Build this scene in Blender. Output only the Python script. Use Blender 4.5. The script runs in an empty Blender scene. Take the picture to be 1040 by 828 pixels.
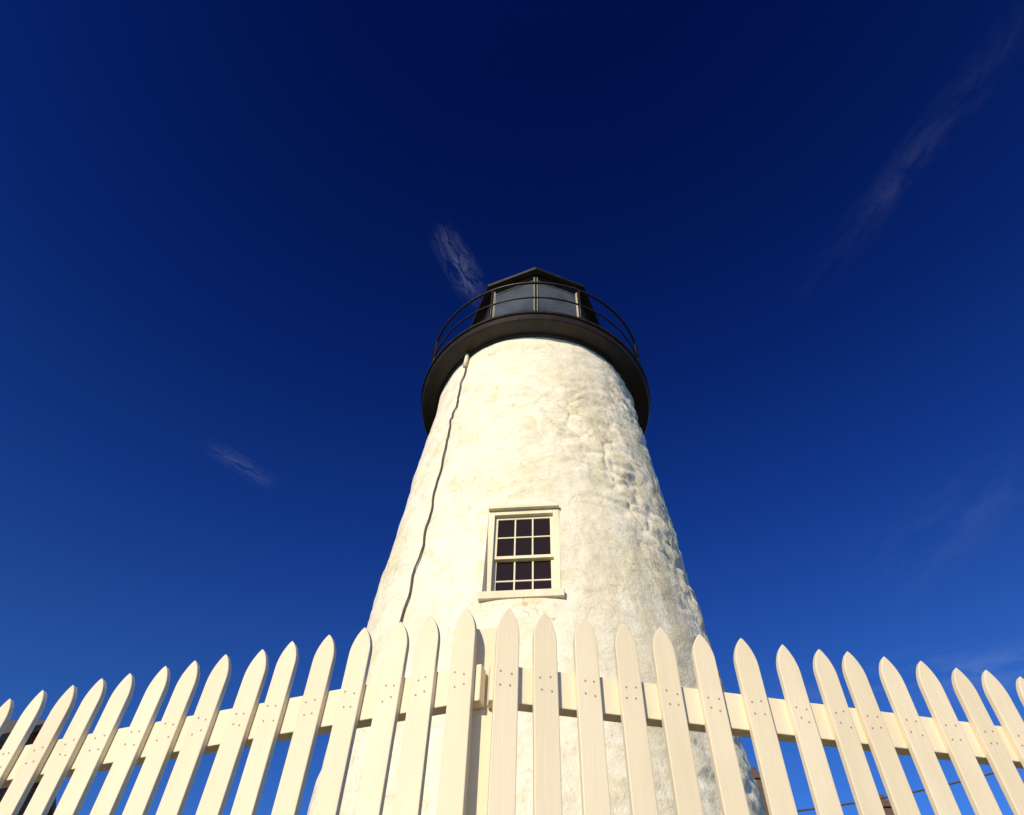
import bpy, bmesh, math, random
from math import sin, cos, tan, asin, radians, pi, sqrt
from mathutils import Vector, Matrix, noise
random.seed(7)
scene = bpy.context.scene
Z0 = 0.25            # eye height of the (very low) camera
CAMY = -8.02         # tower axis is the origin

# ------------------------------------------------------------------ helpers
def link(o, parent=None):
    scene.collection.objects.link(o)
    if parent: o.parent = parent
    return o
def empty(name, loc=(0,0,0)):
    e = bpy.data.objects.new(name, None); e.location = loc
    e.empty_display_size = 0.3
    return link(e)
def mesh_obj(name, verts, faces, mat, parent=None, smooth=False, bevel=0.0):
    me = bpy.data.meshes.new(name)
    me.from_pydata([tuple(v) for v in verts], [], faces)
    me.update()
    bm = bmesh.new(); bm.from_mesh(me)
    bmesh.ops.recalc_face_normals(bm, faces=bm.faces)
    bm.to_mesh(me); bm.free()
    if smooth:
        for p in me.polygons: p.use_smooth = True
    if mat: me.materials.append(mat)
    o = bpy.data.objects.new(name, me)
    if bevel > 0:
        m = o.modifiers.new("bevel", 'BEVEL'); m.width = bevel; m.segments = 2
        m.limit_method = 'ANGLE'; m.angle_limit = radians(40)
    return link(o, parent)
class MB:
    def __init__(s): s.v=[]; s.f=[]
    def add(s, verts, faces, M=None):
        n=len(s.v)
        for p in verts:
            p=Vector(p)
            s.v.append(M@p if M else p)
        for f in faces: s.f.append([i+n for i in f])
    def box(s, x0,x1,y0,y1,z0,z1, M=None):
        v=[(x0,y0,z0),(x1,y0,z0),(x1,y1,z0),(x0,y1,z0),(x0,y0,z1),(x1,y0,z1),(x1,y1,z1),(x0,y1,z1)]
        f=[(0,3,2,1),(4,5,6,7),(0,1,5,4),(1,2,6,5),(2,3,7,6),(3,0,4,7)]
        s.add(v,f,M)
    def prism(s, pts, y0, y1, M=None):      # pts in xz, extruded along y
        n=len(pts)
        v=[(p[0],y0,p[1]) for p in pts]+[(p[0],y1,p[1]) for p in pts]
        f=[list(range(n)), list(range(2*n-1,n-1,-1))]
        for i in range(n):
            j=(i+1)%n; f.append([i,j,n+j,n+i])
        s.add(v,f,M)
    def tube(s, pts, r, seg=8, closed=False):
        pts=[Vector(p) for p in pts]; n=len(pts); rings=[]
        v=[];f=[]
        for i,p in enumerate(pts):
            a=pts[(i-1)%n] if (closed or i>0) else p
            b=pts[(i+1)%n] if (closed or i<n-1) else p
            t=(b-a).normalized()
            up=Vector((0,0,1)) if abs(t.z)<0.9 else Vector((1,0,0))
            x=t.cross(up).normalized(); y=x.cross(t).normalized()
            for k in range(seg):
                g=2*pi*k/seg
                v.append(p+x*(r*cos(g))+y*(r*sin(g)))
        m=n if closed else n-1
        for i in range(m):
            j=(i+1)%n
            for k in range(seg):
                l=(k+1)%seg
                f.append([i*seg+k,i*seg+l,j*seg+l,j*seg+k])
        if not closed:
            f.append(list(range(seg))); f.append([ (n-1)*seg+k for k in range(seg)][::-1])
        s.add(v,f)
    def lathe(s, prof, seg=96, cap=False, phase=0.0, M=None):
        n=len(prof); v=[];f=[]
        for i in range(seg):
            g=2*pi*i/seg+phase
            for r,z in prof: v.append((r*sin(g),-r*cos(g),z))
        for i in range(seg):
            j=(i+1)%seg
            for k in range(n-1):
                f.append([i*n+k,j*n+k,j*n+k+1,i*n+k+1])
        if cap:
            f.append([i*n for i in range(seg)]); f.append([i*n+n-1 for i in range(seg)][::-1])
        s.add(v,f,M)
    def obj(s,name,mat,parent=None,smooth=False,bevel=0.0):
        return mesh_obj(name,s.v,s.f,mat,parent,smooth,bevel)

# ------------------------------------------------------------------ materials
def new_mat(name, col=(.8,.8,.8), rough=.6, metal=0.0):
    m=bpy.data.materials.new(name); m.use_nodes=True
    b=m.node_tree.nodes["Principled BSDF"]
    b.inputs["Base Color"].default_value=(*col,1); b.inputs["Roughness"].default_value=rough
    b.inputs["Metallic"].default_value=metal
    return m,m.node_tree,b
def N(nt,t,**kw):
    n=nt.nodes.new(t)
    for k,v in kw.items(): setattr(n,k,v)
    return n
def noise_tex(nt, vec, scale, detail=5, rough=.6, dist=0.0):
    n=N(nt,"ShaderNodeTexNoise"); n.inputs["Scale"].default_value=scale
    n.inputs["Detail"].default_value=detail; n.inputs["Roughness"].default_value=rough
    n.inputs["Distortion"].default_value=dist
    if vec: nt.links.new(vec,n.inputs["Vector"])
    return n.outputs["Fac"]
def ramp(nt, fac, stops):
    r=N(nt,"ShaderNodeValToRGB"); e=r.color_ramp.elements
    e[0].position,e[0].color=stops[0][0],(*stops[0][1],1)
    e[1].position,e[1].color=stops[-1][0],(*stops[-1][1],1)
    for p,c in stops[1:-1]:
        x=e.new(p); x.color=(*c,1)
    nt.links.new(fac,r.inputs["Fac"]); return r.outputs["Color"]
def mixc(nt, fac, a, b, mode='MIX'):
    m=N(nt,"ShaderNodeMix",data_type='RGBA',blend_type=mode)
    for val,idx in ((fac,0),(a,6),(b,7)):
        if hasattr(val,"is_output") : nt.links.new(val,m.inputs[idx])
        elif idx==0: m.inputs[0].default_value=val
        else: m.inputs[idx].default_value=(*val,1)
    return m.outputs[2]
def math_n(nt, op, a, b=None, c=None, clamp=False):
    m=N(nt,"ShaderNodeMath",operation=op); m.use_clamp=clamp
    for i,val in enumerate((a,b,c)):
        if val is None: continue
        if hasattr(val,"is_output"): nt.links.new(val,m.inputs[i])
        else: m.inputs[i].default_value=val
    return m.outputs[0]
def objcoord(nt, scale=(1,1,1), rot=(0,0,0)):
    t=N(nt,"ShaderNodeTexCoord"); mp=N(nt,"ShaderNodeMapping")
    mp.inputs["Scale"].default_value=scale; mp.inputs["Rotation"].default_value=rot
    nt.links.new(t.outputs["Object"],mp.inputs["Vector"]); return mp.outputs["Vector"]
def bump(nt,b,h,strength=.3,dist=.01):
    n=N(nt,"ShaderNodeBump"); n.inputs["Strength"].default_value=strength; n.inputs["Distance"].default_value=dist
    nt.links.new(h,n.inputs["Height"]); nt.links.new(n.outputs["Normal"],b.inputs["Normal"])

# whitewashed rubble masonry
M_tower,nt,b=new_mat("whitewashed_masonry",rough=.9)
b.inputs["Specular IOR Level"].default_value=.15
v1=objcoord(nt)
vs=objcoord(nt,(1,1,.28))
big=noise_tex(nt,v1,.9,3,.62,.4); mid=noise_tex(nt,v1,4.5,6,.68,.6); fine=noise_tex(nt,v1,26,3,.7)
streak=noise_tex(nt,vs,3.2,5,.65,.3)
c0=ramp(nt,big,[(.3,(.83,.765,.60)),(.5,(.85,.805,.675)),(.7,(.81,.735,.54))])
c1=mixc(nt,ramp(nt,mid,[(.48,(0,0,0)),(.68,(.8,.8,.8))]),c0,(.71,.62,.42))
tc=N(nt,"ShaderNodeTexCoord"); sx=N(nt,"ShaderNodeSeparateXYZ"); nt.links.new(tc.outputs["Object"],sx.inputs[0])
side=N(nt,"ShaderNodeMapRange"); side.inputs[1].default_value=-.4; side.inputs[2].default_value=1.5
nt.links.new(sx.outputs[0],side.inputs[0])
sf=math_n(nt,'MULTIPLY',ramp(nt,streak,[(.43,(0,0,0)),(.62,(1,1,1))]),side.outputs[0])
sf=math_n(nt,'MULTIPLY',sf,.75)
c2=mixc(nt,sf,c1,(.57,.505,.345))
c3=mixc(nt,ramp(nt,fine,[(.58,(0,0,0)),(.72,(.5,.5,.5))]),c2,(.53,.45,.29))
# hairline cracks in the limewash
cw=N(nt,"ShaderNodeVectorMath",operation='ADD')
nzz=N(nt,"ShaderNodeTexNoise"); nzz.inputs["Scale"].default_value=2.2; nzz.inputs["Detail"].default_value=3; nt.links.new(v1,nzz.inputs["Vector"])
nt.links.new(nzz.outputs["Color"],cw.inputs[0]); nt.links.new(objcoord(nt,(1,1,1.5)),cw.inputs[1])
ck=N(nt,"ShaderNodeTexVoronoi",feature='DISTANCE_TO_EDGE'); ck.inputs["Scale"].default_value=2.4; nt.links.new(cw.outputs[0],ck.inputs["Vector"])
crk=ramp(nt,ck.outputs["Distance"],[(.0,(1,1,1)),(.018,(0,0,0))])
cmask=ramp(nt,big,[(.48,(0,0,0)),(.6,(.7,.7,.7))])
c4=mixc(nt,math_n(nt,'MULTIPLY',crk,cmask),c3,(.38,.31,.19))
nt.links.new(c4,b.inputs["Base Color"])
vo=N(nt,"ShaderNodeTexVoronoi",feature='F1'); vo.inputs["Scale"].default_value=5.5
vm=N(nt,"ShaderNodeVectorMath",operation='ADD')
nt.links.new(math_n(nt,'MULTIPLY',big,.5),vm.inputs[0])
nt.links.new(objcoord(nt,(1,1,1.7)),vm.inputs[1]); nt.links.new(vm.outputs[0],vo.inputs["Vector"])
h=math_n(nt,'ADD',math_n(nt,'MULTIPLY',vo.outputs["Distance"],-.25),math_n(nt,'MULTIPLY',mid,.85))
h=math_n(nt,'ADD',h,math_n(nt,'MULTIPLY',fine,.35))
bump(nt,b,h,.72,.032)

def paint(name,col,dirt,rough=.45,scale=9,amt=.5,bs=.25,zs=.12,island=0):
    m,nt,b=new_mat(name,rough=rough)
    b.inputs["Specular IOR Level"].default_value=.3
    v=objcoord(nt,(1,1,zs)); n=noise_tex(nt,v,scale,4,.65); n2=noise_tex(nt,objcoord(nt),3,2)
    c=mixc(nt,ramp(nt,n,[(.45,(0,0,0)),(.75,(amt,)*3)]),col,dirt)
    c=mixc(nt,ramp(nt,n2,[(.4,(0,0,0)),(.8,(amt*.7,)*3)]),c,dirt)
    if island:
        g=N(nt,"ShaderNodeNewGeometry")
        c=mixc(nt,math_n(nt,'MULTIPLY',g.outputs["Random Per Island"],island),c,dirt)
    nt.links.new(c,b.inputs["Base Color"])
    bump(nt,b,noise_tex(nt,objcoord(nt,(1,1,zs*.6)),70,2,.7),bs,.002)
    return m
M_picket=paint("white_fence_paint",(.81,.72,.545),(.65,.545,.38),rough=.6,island=.4,bs=.4)
M_trim=paint("window_trim_paint",(.78,.71,.53),(.58,.49,.33),rough=.6)
M_sunlit_edge=paint("sunlit_mullion_edge_paint",(.48,.44,.35),(.2,.18,.14),rough=.6,zs=1)  # pale colour stands in for sunlight on the mullion edges
M_black=paint("black_iron_paint",(.014,.012,.011),(.055,.034,.021),rough=.42,zs=1)
M_nail,_,_=new_mat("nail_head",(.32,.23,.15),.6)
M_cable,_,_=new_mat("weathered_cable",(.085,.065,.04),.7)
M_glassdark,nt,b=new_mat("dark_window_glass",(.022,.014,.009),.08)
b.inputs["Specular IOR Level"].default_value=.35
bump(nt,b,noise_tex(nt,objcoord(nt),5,2),.25,.01)
M_ceil=paint("lantern_ceiling_paint",(.82,.82,.82),(.5,.5,.5),rough=.7)
M_lens,nt,b=new_mat("fresnel_lens_glass",(.40,.45,.43),.08)
M_glass=bpy.data.materials.new("lantern_glass"); M_glass.use_nodes=True
nt=M_glass.node_tree; nt.nodes.clear()
o=N(nt,"ShaderNodeOutputMaterial"); mx=N(nt,"ShaderNodeMixShader"); tr=N(nt,"ShaderNodeBsdfTransparent"); gl=N(nt,"ShaderNodeBsdfGlossy")
tr.inputs[0].default_value=(.93,.94,.95,1); gl.inputs["Roughness"].default_value=.02
fr=N(nt,"ShaderNodeFresnel"); fr.inputs[0].default_value=1.5
df=N(nt,"ShaderNodeBsdfDiffuse"); df.inputs[0].default_value=(.5,.6,.75,1)       # painted sheen: pale blue diffuse mixed in to brighten the panes
m2=N(nt,"ShaderNodeMixShader")
sheen=math_n(nt,'MULTIPLY_ADD',noise_tex(nt,objcoord(nt),2.5,3,.6),.20,-.01)
nt.links.new(sheen,m2.inputs[0]); nt.links.new(tr.outputs[0],m2.inputs[1]); nt.links.new(df.outputs[0],m2.inputs[2])
nt.links.new(fr.outputs[0],mx.inputs[0]); nt.links.new(m2.outputs[0],mx.inputs[1]); nt.links.new(gl.outputs[0],mx.inputs[2]); nt.links.new(mx.outputs[0],o.inputs[0])
def brick_mat(name,c1,c2):
    m,nt,b=new_mat(name,rough=.85)
    t=N(nt,"ShaderNodeTexBrick"); t.inputs["Scale"].default_value=4.5
    t.inputs["Color1"].default_value=(*c1,1); t.inputs["Color2"].default_value=(*c2,1); t.inputs["Mortar"].default_value=(.16,.13,.1,1)
    sp=N(nt,"ShaderNodeTexCoord"); s=N(nt,"ShaderNodeSeparateXYZ"); nt.links.new(sp.outputs["Object"],s.inputs[0])
    cb=N(nt,"ShaderNodeCombineXYZ"); nt.links.new(math_n(nt,'ADD',s.outputs[0],s.outputs[1]),cb.inputs[0]); nt.links.new(s.outputs[2],cb.inputs[1])
    nt.links.new(cb.outputs[0],t.inputs["Vector"]); nt.links.new(t.outputs["Color"],b.inputs["Base Color"])
    return m
M_brick=brick_mat("dark_red_brick",(.12,.05,.035),(.09,.04,.03))
M_roof=paint("asphalt_shingles",(.09,.08,.07),(.15,.12,.10),rough=.9,zs=1)
M_clap,nt,b=new_mat("white_clapboard",(.74,.71,.63),.6)
wv=N(nt,"ShaderNodeTexWave",bands_direction='Z',wave_profile='SAW'); wv.inputs["Scale"].default_value=1.6
nt.links.new(objcoord(nt),wv.inputs["Vector"]); bump(nt,b,wv.outputs["Fac"],.6,.02)

# ------------------------------------------------------------------ lighthouse
LH=empty("lighthouse",(0.01,0,0))
def Rz(U): return 2.545-.0895*U
UB,UT=-.35,10.0
A0=radians(-3.9)                 # azimuth the window faces
WHW=.392; WB,WT=4.60,5.90        # masonry opening
WZ=(WB+WT)/2
def stone(s,z):
    # lumpy rubble under many coats of whitewash
    p=Vector((s,z,0))
    w=noise.noise(p*1.3+Vector((9,3,1)))
    q=Vector((s/.46+.7*w,z/.25+.6*noise.noise(p*1.1),3.3))
    d=noise.voronoi(q)[0]; e=d[1]-d[0]
    lump=min(e*1.8,1.0)
    big=noise.noise(p*.8)*.034+noise.noise(p*2.3+Vector((4,4,4)))*.018
    med=noise.noise(Vector((s*6,z*9,1.5)))*.0085+noise.noise(Vector((s*14,z*18,7)))*.0038
    rid=(1-abs(noise.noise(Vector((s*1.7,z*2.4,5.5)))*2.2))
    rid=max(0,rid)**8*.015
    k=.38+.75*max(0,min(1,(s+.7)/2.2))      # exposed side is rougher
    pt=max(0,min(1,.55+1.3*noise.noise(p*.55+Vector((0,0,8)))))
    return big+med*(k+.15)*(.55+.7*pt)-rid*(k+.2)*pt+(lump-.6)*.026*k*(.25+1.1*pt)
cols=[]
a=-105
while a<105: cols.append(radians(a)); a+=.5
while a<255: cols.append(radians(a)); a+=3
ew=asin(WHW/Rz(WZ))
cols=[c for c in cols if min(abs(c-ew),abs(c+ew))>radians(.16)]
cols+=[-ew-.0002,-ew+.0012,ew-.0012,ew+.0002]; cols.sort()
rows=[UB+i*(UT-UB)/500 for i in range(501)]
rows=[r for r in rows if min(abs(r-WB),abs(r-WT))>.008]
rows+=[WB-.0005,WB+.002,WT-.002,WT+.0005]; rows.sort()
V=[];F=[];nc=len(cols)
for U in rows:
    R=Rz(U); e=asin(WHW/R)
    for c in cols:
        ac=abs(c); k=1.0
        if ac<ew*1.001+.0003: k=e/ew
        elif ac<.6: k=1+(e/ew-1)*(1-(ac-ew)/(.6-ew))
        an=c*k
        inside = ac<ew-.0005 and WB<U<WT
        d=stone(an*2.05,U)
        m=max(ac-ew, max(WB-U,U-WT)/2.0)     # calm the plaster next to the opening
        if m<.08: d*=max(0,m)/.08*.8+.2
        r=R+d
        if U>UT-.12: r=R+d*(UT-U)/.12
        if inside: r=(Rz(WZ)-.22)/max(.2,cos(an))
        g=an+A0
        V.append((r*sin(g),-r*cos(g),U+Z0))
for i in range(len(rows)-1):
    for j in range(nc):
        k=(j+1)%nc
        F.append((i*nc+j,i*nc+k,(i+1)*nc+k,(i+1)*nc+j))
tw=mesh_obj("tower_wall",V,F,M_tower,LH,smooth=True)
try: tw.data.set_sharp_from_angle(angle=radians(60))
except Exception as ex: print(ex)

# window (local frame: x right, y into wall, origin on axis)
MW=Matrix.Rotation(A0,4,'Z')
FY=-(Rz(5.75))
zb,zt=WB+Z0,WT+Z0
HS_=.318; SZ1=5.805
fr=MB()
fr.box(-WHW+.004,-HS_-.002,FY+.04,FY+.17,zb+.05,zt-.004,MW)
fr.box(HS_+.002,WHW-.004,FY+.04,FY+.17,zb+.05,zt-.004,MW)
fr.box(-HS_-.0015,HS_+.0015,FY+.04,FY+.17,SZ1+Z0+.002,zt-.004,MW)
fr.box(-WHW,WHW,FY-.008,FY+.039,zt-.032,zt+.008,MW)   # head drip
fr.obj("window_casing",M_trim,LH,bevel=.004)
sl=MB(); sl.box(-WHW-.03,WHW+.03,FY-.12,FY+.14,zb-.045,zb+.045,MW); sl.obj("window_sill",M_trim,LH,bevel=.008)
x0,x1=-HS_,HS_; z0,z1=4.655+Z0,SZ1+Z0; zm=(z0+z1)/2
def sash(za,zb_,y,name):
    s=MB(); t=.032
    s.box(x0,x0+t,y,y+.035,za,zb_,MW); s.box(x1-t,x1,y,y+.035,za,zb_,MW)
    s.box(x0+t,x1-t,y+.001,y+.034,za,za+t*1.2,MW); s.box(x0+t,x1-t,y+.001,y+.034,zb_-t,zb_,MW)
    iw=(x1-x0-2*t)/3
    for i in (1,2): s.box(x0+t+i*iw-.008,x0+t+i*iw+.008,y+.004,y+.03,za+t*1.2,zb_-t,MW)
    zc=(za+t*1.2+zb_-t)/2
    s.box(x0+t,x1-t,y+.006,y+.028,zc-.008,zc+.008,MW)
    s.obj(name,M_trim,LH)
    g=MB(); g.box(x0+.01,x1-.01,y+.018,y+.02,za+.01,zb_-.01,MW); g.obj(name+"_glass",M_glassdark,LH)
sash(zm-.015,z1,FY+.085,"upper_sash")
sash(z0,zm+.017,FY+.122,"lower_sash")

# gallery deck
gd=MB()
gd.lathe([(1.55,10.0),(1.93,10.0),(1.95,10.02),(1.95,10.15),(1.98,10.16),(1.98,10.21),(1.96,10.225),(.9,10.24)],128)
gd.v=[v+Vector((0,0,Z0)) for v in gd.v]; gd.obj("gallery_deck",M_black,LH)
cr=MB(); cr.lathe([(1.60,9.93),(1.675,9.95),(1.70,9.998)],128); cr.v=[v+Vector((0,0,Z0)) for v in cr.v]
cr.obj("gallery_soffit_moulding",M_black,LH)
# railing
rl=MB()
for r,U,th in ((1.90,11.25,.024),(1.90,10.76,.016)):
    rl.tube([(r*sin(2*pi*i/96),-r*cos(2*pi*i/96),U+Z0) for i in range(96)],th,8,True)
for i in range(8):
    g=2*pi*i/8+radians(22.5)
    rl.tube([(1.9*sin(g),-1.9*cos(g),10.2+Z0),(1.9*sin(g),-1.9*cos(g),11.27+Z0)],.02,8)
rl.obj("gallery_railing",M_black,LH,smooth=True)
# lantern
def ring(prof,name,mat,cap=False):
    m=MB(); m.lathe([(r,z+Z0) for r,z in prof],8,cap); return m.obj(name,mat,LH)
ring([(1.19,10.24),(1.19,11.05),(1.22,11.06),(1.22,11.12),(1.08,11.12),(1.08,10.24)],"lantern_base_wall",M_black)
ring([(1.06,12.84),(1.18,12.84),(1.18,12.89),(1.31,12.89),(1.32,12.95),(.85,13.25),(.30,13.50),(.12,13.60),(.12,13.72)],"lantern_roof",M_black)
ring([(1.07,12.85),(.5,12.96),(.06,13.02)],"lantern_ceiling",M_ceil)
hd=MB(); hd.lathe([(.50,12.78+Z0),(.50,12.82+Z0),(.2,12.95+Z0),(.18,13.0+Z0)],40); hd.lathe([(.49,12.785+Z0),(.02,12.80+Z0)],40); hd.obj("ventilation_hood",M_black,LH)
ml=MB(); mp_=MB()
for i in range(8):
    g=i*pi/4
    M=Matrix.Translation((1.135*sin(g),-1.135*cos(g),0))@Matrix.Rotation(g,4,'Z')
    ml.box(-.022,.022,-.03,.03,11.12+Z0,12.84+Z0,M)
    mp_.box(-.034,-.0225,-.022,.016,11.13+Z0,12.835+Z0,M); mp_.box(.0225,.034,-.022,.016,11.13+Z0,12.835+Z0,M)  # thin pale strips added so the black mullions look sunlit
ml.obj("lantern_mullions",M_black,LH); mp_.obj("sunlit_mullion_strips",M_sunlit_edge,LH)
ring([(1.13,11.12),(1.13,12.84)],"lantern_glass",M_glass)
bl=MB(); bl.lathe([(.02,13.72+Z0),(.14,13.74+Z0),(.2,13.85+Z0),(.17,13.98+Z0),(.05,14.06+Z0),(.02,14.4+Z0)],24); bl.obj("ventilator_ball",M_black,LH,smooth=True)
ls=MB(); prof=[]
for i in range(22):
    t=i/21; z=11.35+t*.95; r=.34*sqrt(max(.05,1-((t-.45)/.62)**2))
    prof+=[(r,z+Z0),(r*.9,z+.035+Z0)]
ls.lathe(prof,32); ls.obj("fresnel_lens",M_lens,LH)
pd=MB(); pd.lathe([(.18,10.24+Z0),(.14,10.5+Z0),(.14,11.2+Z0),(.3,11.33+Z0),(.05,11.34+Z0)],24); pd.obj("lens_pedestal",M_black,LH)
# lightning cable
def surf(a,U,off=0):
    s=(a-A0)*2.05; r=Rz(U)+stone(s,U)+off
    return Vector((r*sin(a),-r*cos(a),U+Z0))
pts=[]
for i in range(240):
    U=9.7-i*.04
    wob=noise.noise(Vector((U*.9,0,3)))*1.1+noise.noise(Vector((U*3.1,5,3)))*1.0
    a=radians(-40.3+3.3*(1-U/9.7)+wob)
    pts.append(surf(a,U,.022+.025*abs(noise.noise(Vector((U*1.7,9,3))))))
cb=MB(); cb.tube(pts,.011,6); cb.obj("lightning_cable",M_cable,LH,smooth=True)
cp=MB(); cp.tube([surf(radians(-40),9.98,.05),surf(radians(-40),9.6,.05)],.03,10); cp.obj("cable_conduit",M_trim,LH,smooth=True)

# ------------------------------------------------------------------ picket fence
PF=empty("picket_fence",(0,0,0))
C=Vector((-.12,CAMY+1.62,0)); TIP=1.220+Z0
dR=Vector((cos(radians(12.1)),sin(radians(12.1)),0)); dL=Vector((-cos(radians(17)),sin(radians(17)),0))
pk=MB(); nl=MB()
def picket(P,ang,tip):
    M=Matrix.Translation(P)@Matrix.Rotation(ang+radians(random.uniform(-1.5,1.5)),4,'Z')@Matrix.Rotation(radians(random.uniform(-.55,.55)),4,'Y')
    w=.0300*random.uniform(.96,1.04); hh=.082*random.uniform(.93,1.07); t0=tip-hh
    k=10
    right=[(w*(1-(i/k)**2)**.85,t0+hh*i/k) for i in range(k)]
    left=[(-x,z) for x,z in reversed(right)]
    pk.prism([(-w,.03),(w,.03)]+right+[(0.0,t0+hh)]+left,-.018,0,M)
    for dx in (-.012,.012):
        for zc in (1.0,1.035):
            z=zc+Z0+random.uniform(-.006,.006)-.005; x=dx+random.uniform(-.004,.004)
            nl.add([(x+.0024*cos(g*pi/4),-.0192,z+.0024*sin(g*pi/4)) for g in range(8)],[list(range(8))],M)
for i in range(60):
    picket(C+dR*(.046+i*.1076),radians(12.1),TIP+random.uniform(-.005,.005))
    picket(C+dL*(.050+i*.1032),radians(-17),TIP+random.uniform(-.005,.005))
pk.obj("pickets",M_picket,PF,bevel=.0025); nl.obj("nail_heads",M_nail,PF)
for nm,ang,L,sg in (("right_rails",12.1,6.6,1),("left_rails",-17,6.4,-1)):
    r=MB(); M=Matrix.Translation(C)@Matrix.Rotation(radians(ang),4,'Z')
    for za,zb2 in ((.962,1.06),(.12,.20)):
        xs=(.012,L) if sg>0 else (-L,-.012)
        r.box(xs[0],xs[1],.001,.036,za+Z0,zb2+Z0,M)
    r.obj(nm,M_picket,PF,bevel=.003)
ps=MB()
ps.box(-.05,.045,.045,.135,0,TIP-.03,Matrix.Translation(C))
for k in (2.2,4.4,6.5):
    ps.box(-.045,.045,.038,.128,0,TIP-.12,Matrix.Translation(C+dR*k)@Matrix.Rotation(radians(12.1),4,'Z'))
    ps.box(-.045,.045,.038,.128,0,TIP-.12,Matrix.Translation(C+dL*k)@Matrix.Rotation(radians(-17),4,'Z'))
ps.obj("posts",M_picket,PF,bevel=.004)

# ------------------------------------------------------------------ keeper's house behind
HS=empty("white_house",(10.5,14,0))
hb=MB(); hb.box(-5,5,-3.5,3.5,0,5.4)
hb.prism([(-3.5,5.4),(3.5,5.4),(0,8.0)],-5,5,Matrix.Rotation(radians(90),4,'Z')); hb.obj("walls",M_clap,HS)
rf=MB()
for s in (1,-1):
    rf.add([(-5.3,s*3.9,5.16),(5.3,s*3.9,5.16),(5.3,0,8.06),(-5.3,0,8.06),(-5.3,s*3.9,5.30),(5.3,s*3.9,5.30),(5.3,0,8.20),(-5.3,0,8.20)],
      [(0,1,2,3),(4,5,6,7),(0,1,5,4),(1,2,6,5),(2,3,7,6),(3,0,4,7)])
rf.obj("roof",M_roof,HS)
def chimney(x,y,top,name):
    c=MB(); c.box(x-.34,x+.34,y-.34,y+.34,6.5,top-.25); c.box(x-.40,x+.40,y-.40,y+.40,top-.25,top-.12); c.box(x-.3,x+.3,y-.3,y+.3,top-.12,top-.02)
    c.lathe([(.12,top-.1),(.10,top+.22)],12,True,0,Matrix.Translation((x,y,0)))
    c.obj(name,M_brick,HS)
chimney(-4.15,-.2,10.8,"chimney_a"); chimney(-.6,0,10.1,"chimney_b")
wn=MB()
for x in (-3.2,-1,1.2,3.4):
    for z in (1.2,3.6): wn.box(x-.45,x+.45,-3.53,-3.49,z,z+1.3)
wn.obj("windows",M_glassdark,HS)

# small brick out-building on the left
BB=empty("brick_building",(-8.62,1.6,0))
bb=MB(); bb.box(-1.9,1.9,-1.6,1.6,0,4.3); bb.prism([(-1.6,4.3),(1.6,4.3),(0,5.5)],-1.9,1.9,Matrix.Rotation(radians(90),4,'Z')); bb.obj("walls",M_brick,BB)
rf=MB()
for s in (1,-1):
    rf.add([(-2.1,s*1.85,4.12),(2.1,s*1.85,4.12),(2.1,0,5.55),(-2.1,0,5.55),(-2.1,s*1.85,4.22),(2.1,s*1.85,4.22),(2.1,0,5.65),(-2.1,0,5.65)],
      [(0,1,2,3),(4,5,6,7),(0,1,5,4),(1,2,6,5),(2,3,7,6),(3,0,4,7)])
rf.obj("roof",M_roof,BB)

# pole and wire on the right
UP=empty("utility_pole",(15.5,10,0))
p=MB(); p.lathe([(.16,0),(.11,11.0)],14,True); p.box(-.9,.9,-.06,.06,10.2,10.32); M_wood,_,_=new_mat("weathered_pole",(.16,.12,.09),.9)
p.obj("pole_and_crossarm",M_wood,UP)
w=MB()
P1=Vector((5.9,10.3,8.25)); P2=Vector((15.5,10,10.35))
w.tube([P1.lerp(P2,i/30)-Vector((0,0,.3*4*(i/30)*(1-i/30))) for i in range(31)],.022,6)
w.obj("utility_wire",M_cable)

# ------------------------------------------------------------------ ground
M_gr,nt,b=new_mat("coastal_grass",rough=.95)
g1=noise_tex(nt,objcoord(nt),.35,4,.65); g2=noise_tex(nt,objcoord(nt),9,3,.7)
c=ramp(nt,g1,[(.4,(.09,.09,.035)),(.55,(.17,.14,.07)),(.68,(.30,.25,.18))])
c=mixc(nt,math_n(nt,'MULTIPLY',g2,.4),c,(.06,.06,.02)); nt.links.new(c,b.inputs["Base Color"]); bump(nt,b,g2,.8,.05)
V=[];F=[]
xs=[-3000,-800,-200,-60]+[-30+i*1.0 for i in range(61)]+[60,200,800,3000]
for y in xs:
    for x in xs:
        r=sqrt(x*x+y*y); z=0
        if 3<r<200: z=(noise.noise(Vector((x*.3,y*.3,0)))*.08-.02)*min(1,(r-3)/3)
        if y<-5: z-=.03
        V.append((x,y,z-.06))
n=len(xs)
for i in range(n-1):
    for j in range(n-1): F.append((i*n+j,i*n+j+1,(i+1)*n+j+1,(i+1)*n+j))
mesh_obj("ground",V,F,M_gr,smooth=True)

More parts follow.
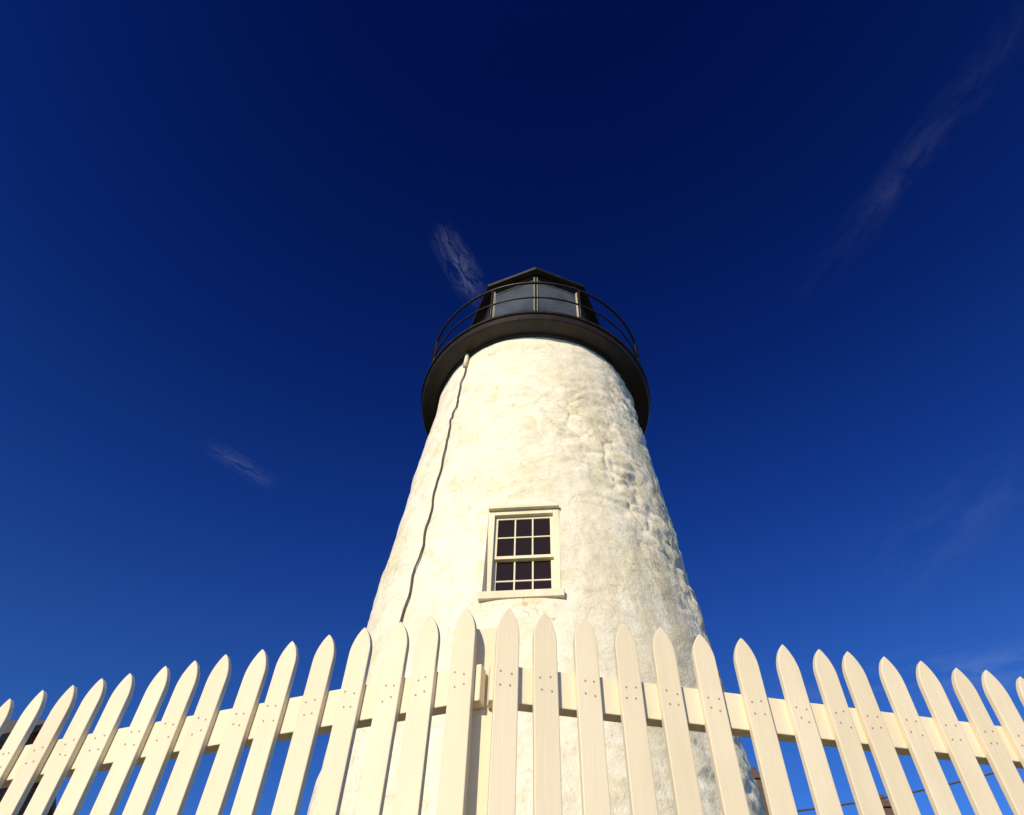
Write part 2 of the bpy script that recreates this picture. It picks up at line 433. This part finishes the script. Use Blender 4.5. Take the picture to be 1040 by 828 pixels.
# ------------------------------------------------------------------ light, sky
SUN_AZ=24; SUN_EL=21          # degrees left of the line back to the camera
sd=Vector((-sin(radians(SUN_AZ))*cos(radians(SUN_EL)),-cos(radians(SUN_AZ))*cos(radians(SUN_EL)),sin(radians(SUN_EL))))
L=bpy.data.lights.new("sun",'SUN'); L.energy=4.5; L.angle=radians(.5); L.color=(1,.845,.57)
lo=link(bpy.data.objects.new("sun",L)); lo.rotation_euler=sd.to_track_quat('Z','Y').to_euler(); lo.location=(0,-30,30)
W=bpy.data.worlds.new("World"); scene.world=W; W.use_nodes=True; nt=W.node_tree
try:
    W.cycles.sampling_method='MANUAL'; W.cycles.sample_map_resolution=256
except Exception as ex: print(ex)
bg=nt.nodes["Background"]; bg.inputs["Strength"].default_value=.1
sk=N(nt,"ShaderNodeTexSky",sky_type='NISHITA'); sk.sun_disc=False; sk.sun_elevation=radians(SUN_EL); sk.sun_rotation=radians(180+SUN_AZ)
sk.air_density=1.0; sk.dust_density=.2; sk.ozone_density=3.0; sk.altitude=0
gm=N(nt,"ShaderNodeGamma"); gm.inputs[1].default_value=1.35; nt.links.new(sk.outputs[0],gm.inputs[0])
base=mixc(nt,1.0,gm.outputs[0],(.28,.52,.95),'MULTIPLY')
tc=N(nt,"ShaderNodeTexCoord"); D=tc.outputs["Generated"]
# clear, dry upper sky: much deeper towards the zenith
sz=N(nt,"ShaderNodeSeparateXYZ"); nt.links.new(D,sz.inputs[0])
deep=ramp(nt,sz.outputs[2],[(.25,(1.3,1.2,1.0)),(.50,(.80,.84,.86)),(.65,(.42,.56,.78)),(.80,(.19,.33,.60)),(.97,(.055,.14,.37))])
base=mixc(nt,1.0,base,deep,'MULTIPLY')
def dirv(az,el):
    az,el=radians(az),radians(el); return Vector((sin(az)*cos(el),cos(az)*cos(el),sin(el)))
def dot(v):
    n=N(nt,"ShaderNodeVectorMath",operation='DOT_PRODUCT'); nt.links.new(D,n.inputs[0]); n.inputs[1].default_value=v; return n.outputs["Value"]
def cloud(a,b_,width,amt,seed,fs=14,stretch=6):
    A=dirv(*a);B=dirv(*b_); c=(A+B).normalized(); t=(B-A); Ln=t.length/2; t=(t-c*t.dot(c)).normalized(); n=c.cross(t).normalized()
    s=dot(t); r=dot(n)
    ms=math_n(nt,'SUBTRACT',1,math_n(nt,'POWER',math_n(nt,'ABSOLUTE',math_n(nt,'DIVIDE',s,Ln)),1.2),clamp=True)
    mr=math_n(nt,'SUBTRACT',1,math_n(nt,'POWER',math_n(nt,'ABSOLUTE',math_n(nt,'DIVIDE',r,width)),.8),clamp=True)
    front=math_n(nt,'GREATER_THAN',dot(c),0)
    m=math_n(nt,'MULTIPLY',math_n(nt,'MULTIPLY',ms,mr),front)
    step=math_n(nt,'GREATER_THAN',m,0)
    cv=N(nt,"ShaderNodeCombineXYZ")
    nt.links.new(math_n(nt,'MULTIPLY',s,fs),cv.inputs[0]); nt.links.new(math_n(nt,'MULTIPLY',r,stretch*fs),cv.inputs[1]); cv.inputs[2].default_value=seed
    sc=N(nt,"ShaderNodeVectorMath",operation='SCALE'); nt.links.new(cv.outputs[0],sc.inputs[0]); nt.links.new(step,sc.inputs[3])
    return math_n(nt,'MULTIPLY',m,amt), sc.outputs[0]
tot=None; vec=None
for args in [((-17.4,64.9),(-7.8,59.4),.024,.27,14.3,34,3.2),((-34.5,44.0),(-26,42.8),.013,.15,21.7,34,4),
             ((34,54.5),(76,58),.026,.055,45.1,9,3),
             ((27,34),(50,38.5),.06,.05,67.7,8,3),
             ((16,29.3),(48,25),.04,.20,89.2,9,3)]:
    k,v=cloud(*args)
    if tot is None: tot,vec=k,v
    else:
        tot=math_n(nt,'ADD',tot,k)
        ad=N(nt,"ShaderNodeVectorMath",operation='ADD'); nt.links.new(vec,ad.inputs[0]); nt.links.new(v,ad.inputs[1]); vec=ad.outputs[0]
f=noise_tex(nt,vec,1,5,.66,1.3)
mp=N(nt,"ShaderNodeMapRange"); mp.inputs[1].default_value=.40; mp.inputs[2].default_value=.78; nt.links.new(f,mp.inputs[0])
tot=math_n(nt,'MULTIPLY',tot,mp.outputs[0])
fin=mixc(nt,math_n(nt,'MINIMUM',tot,1.0),base,(5.5,6.2,7.5))
nt.links.new(fin,bg.inputs["Color"])

# ------------------------------------------------------------------ camera
cam=bpy.data.cameras.new("camera"); cam.sensor_fit='HORIZONTAL'; cam.sensor_width=36; cam.lens=36*760/1040
cam.shift_x=-23.5/1040; cam.clip_start=.05; cam.clip_end=8000
co=link(bpy.data.objects.new("camera",cam)); co.location=(0,CAMY,Z0); co.rotation_euler=(radians(90+52),0,0)
scene.camera=co
scene.view_settings.view_transform='Standard'; scene.view_settings.look='None'; scene.view_settings.exposure=0
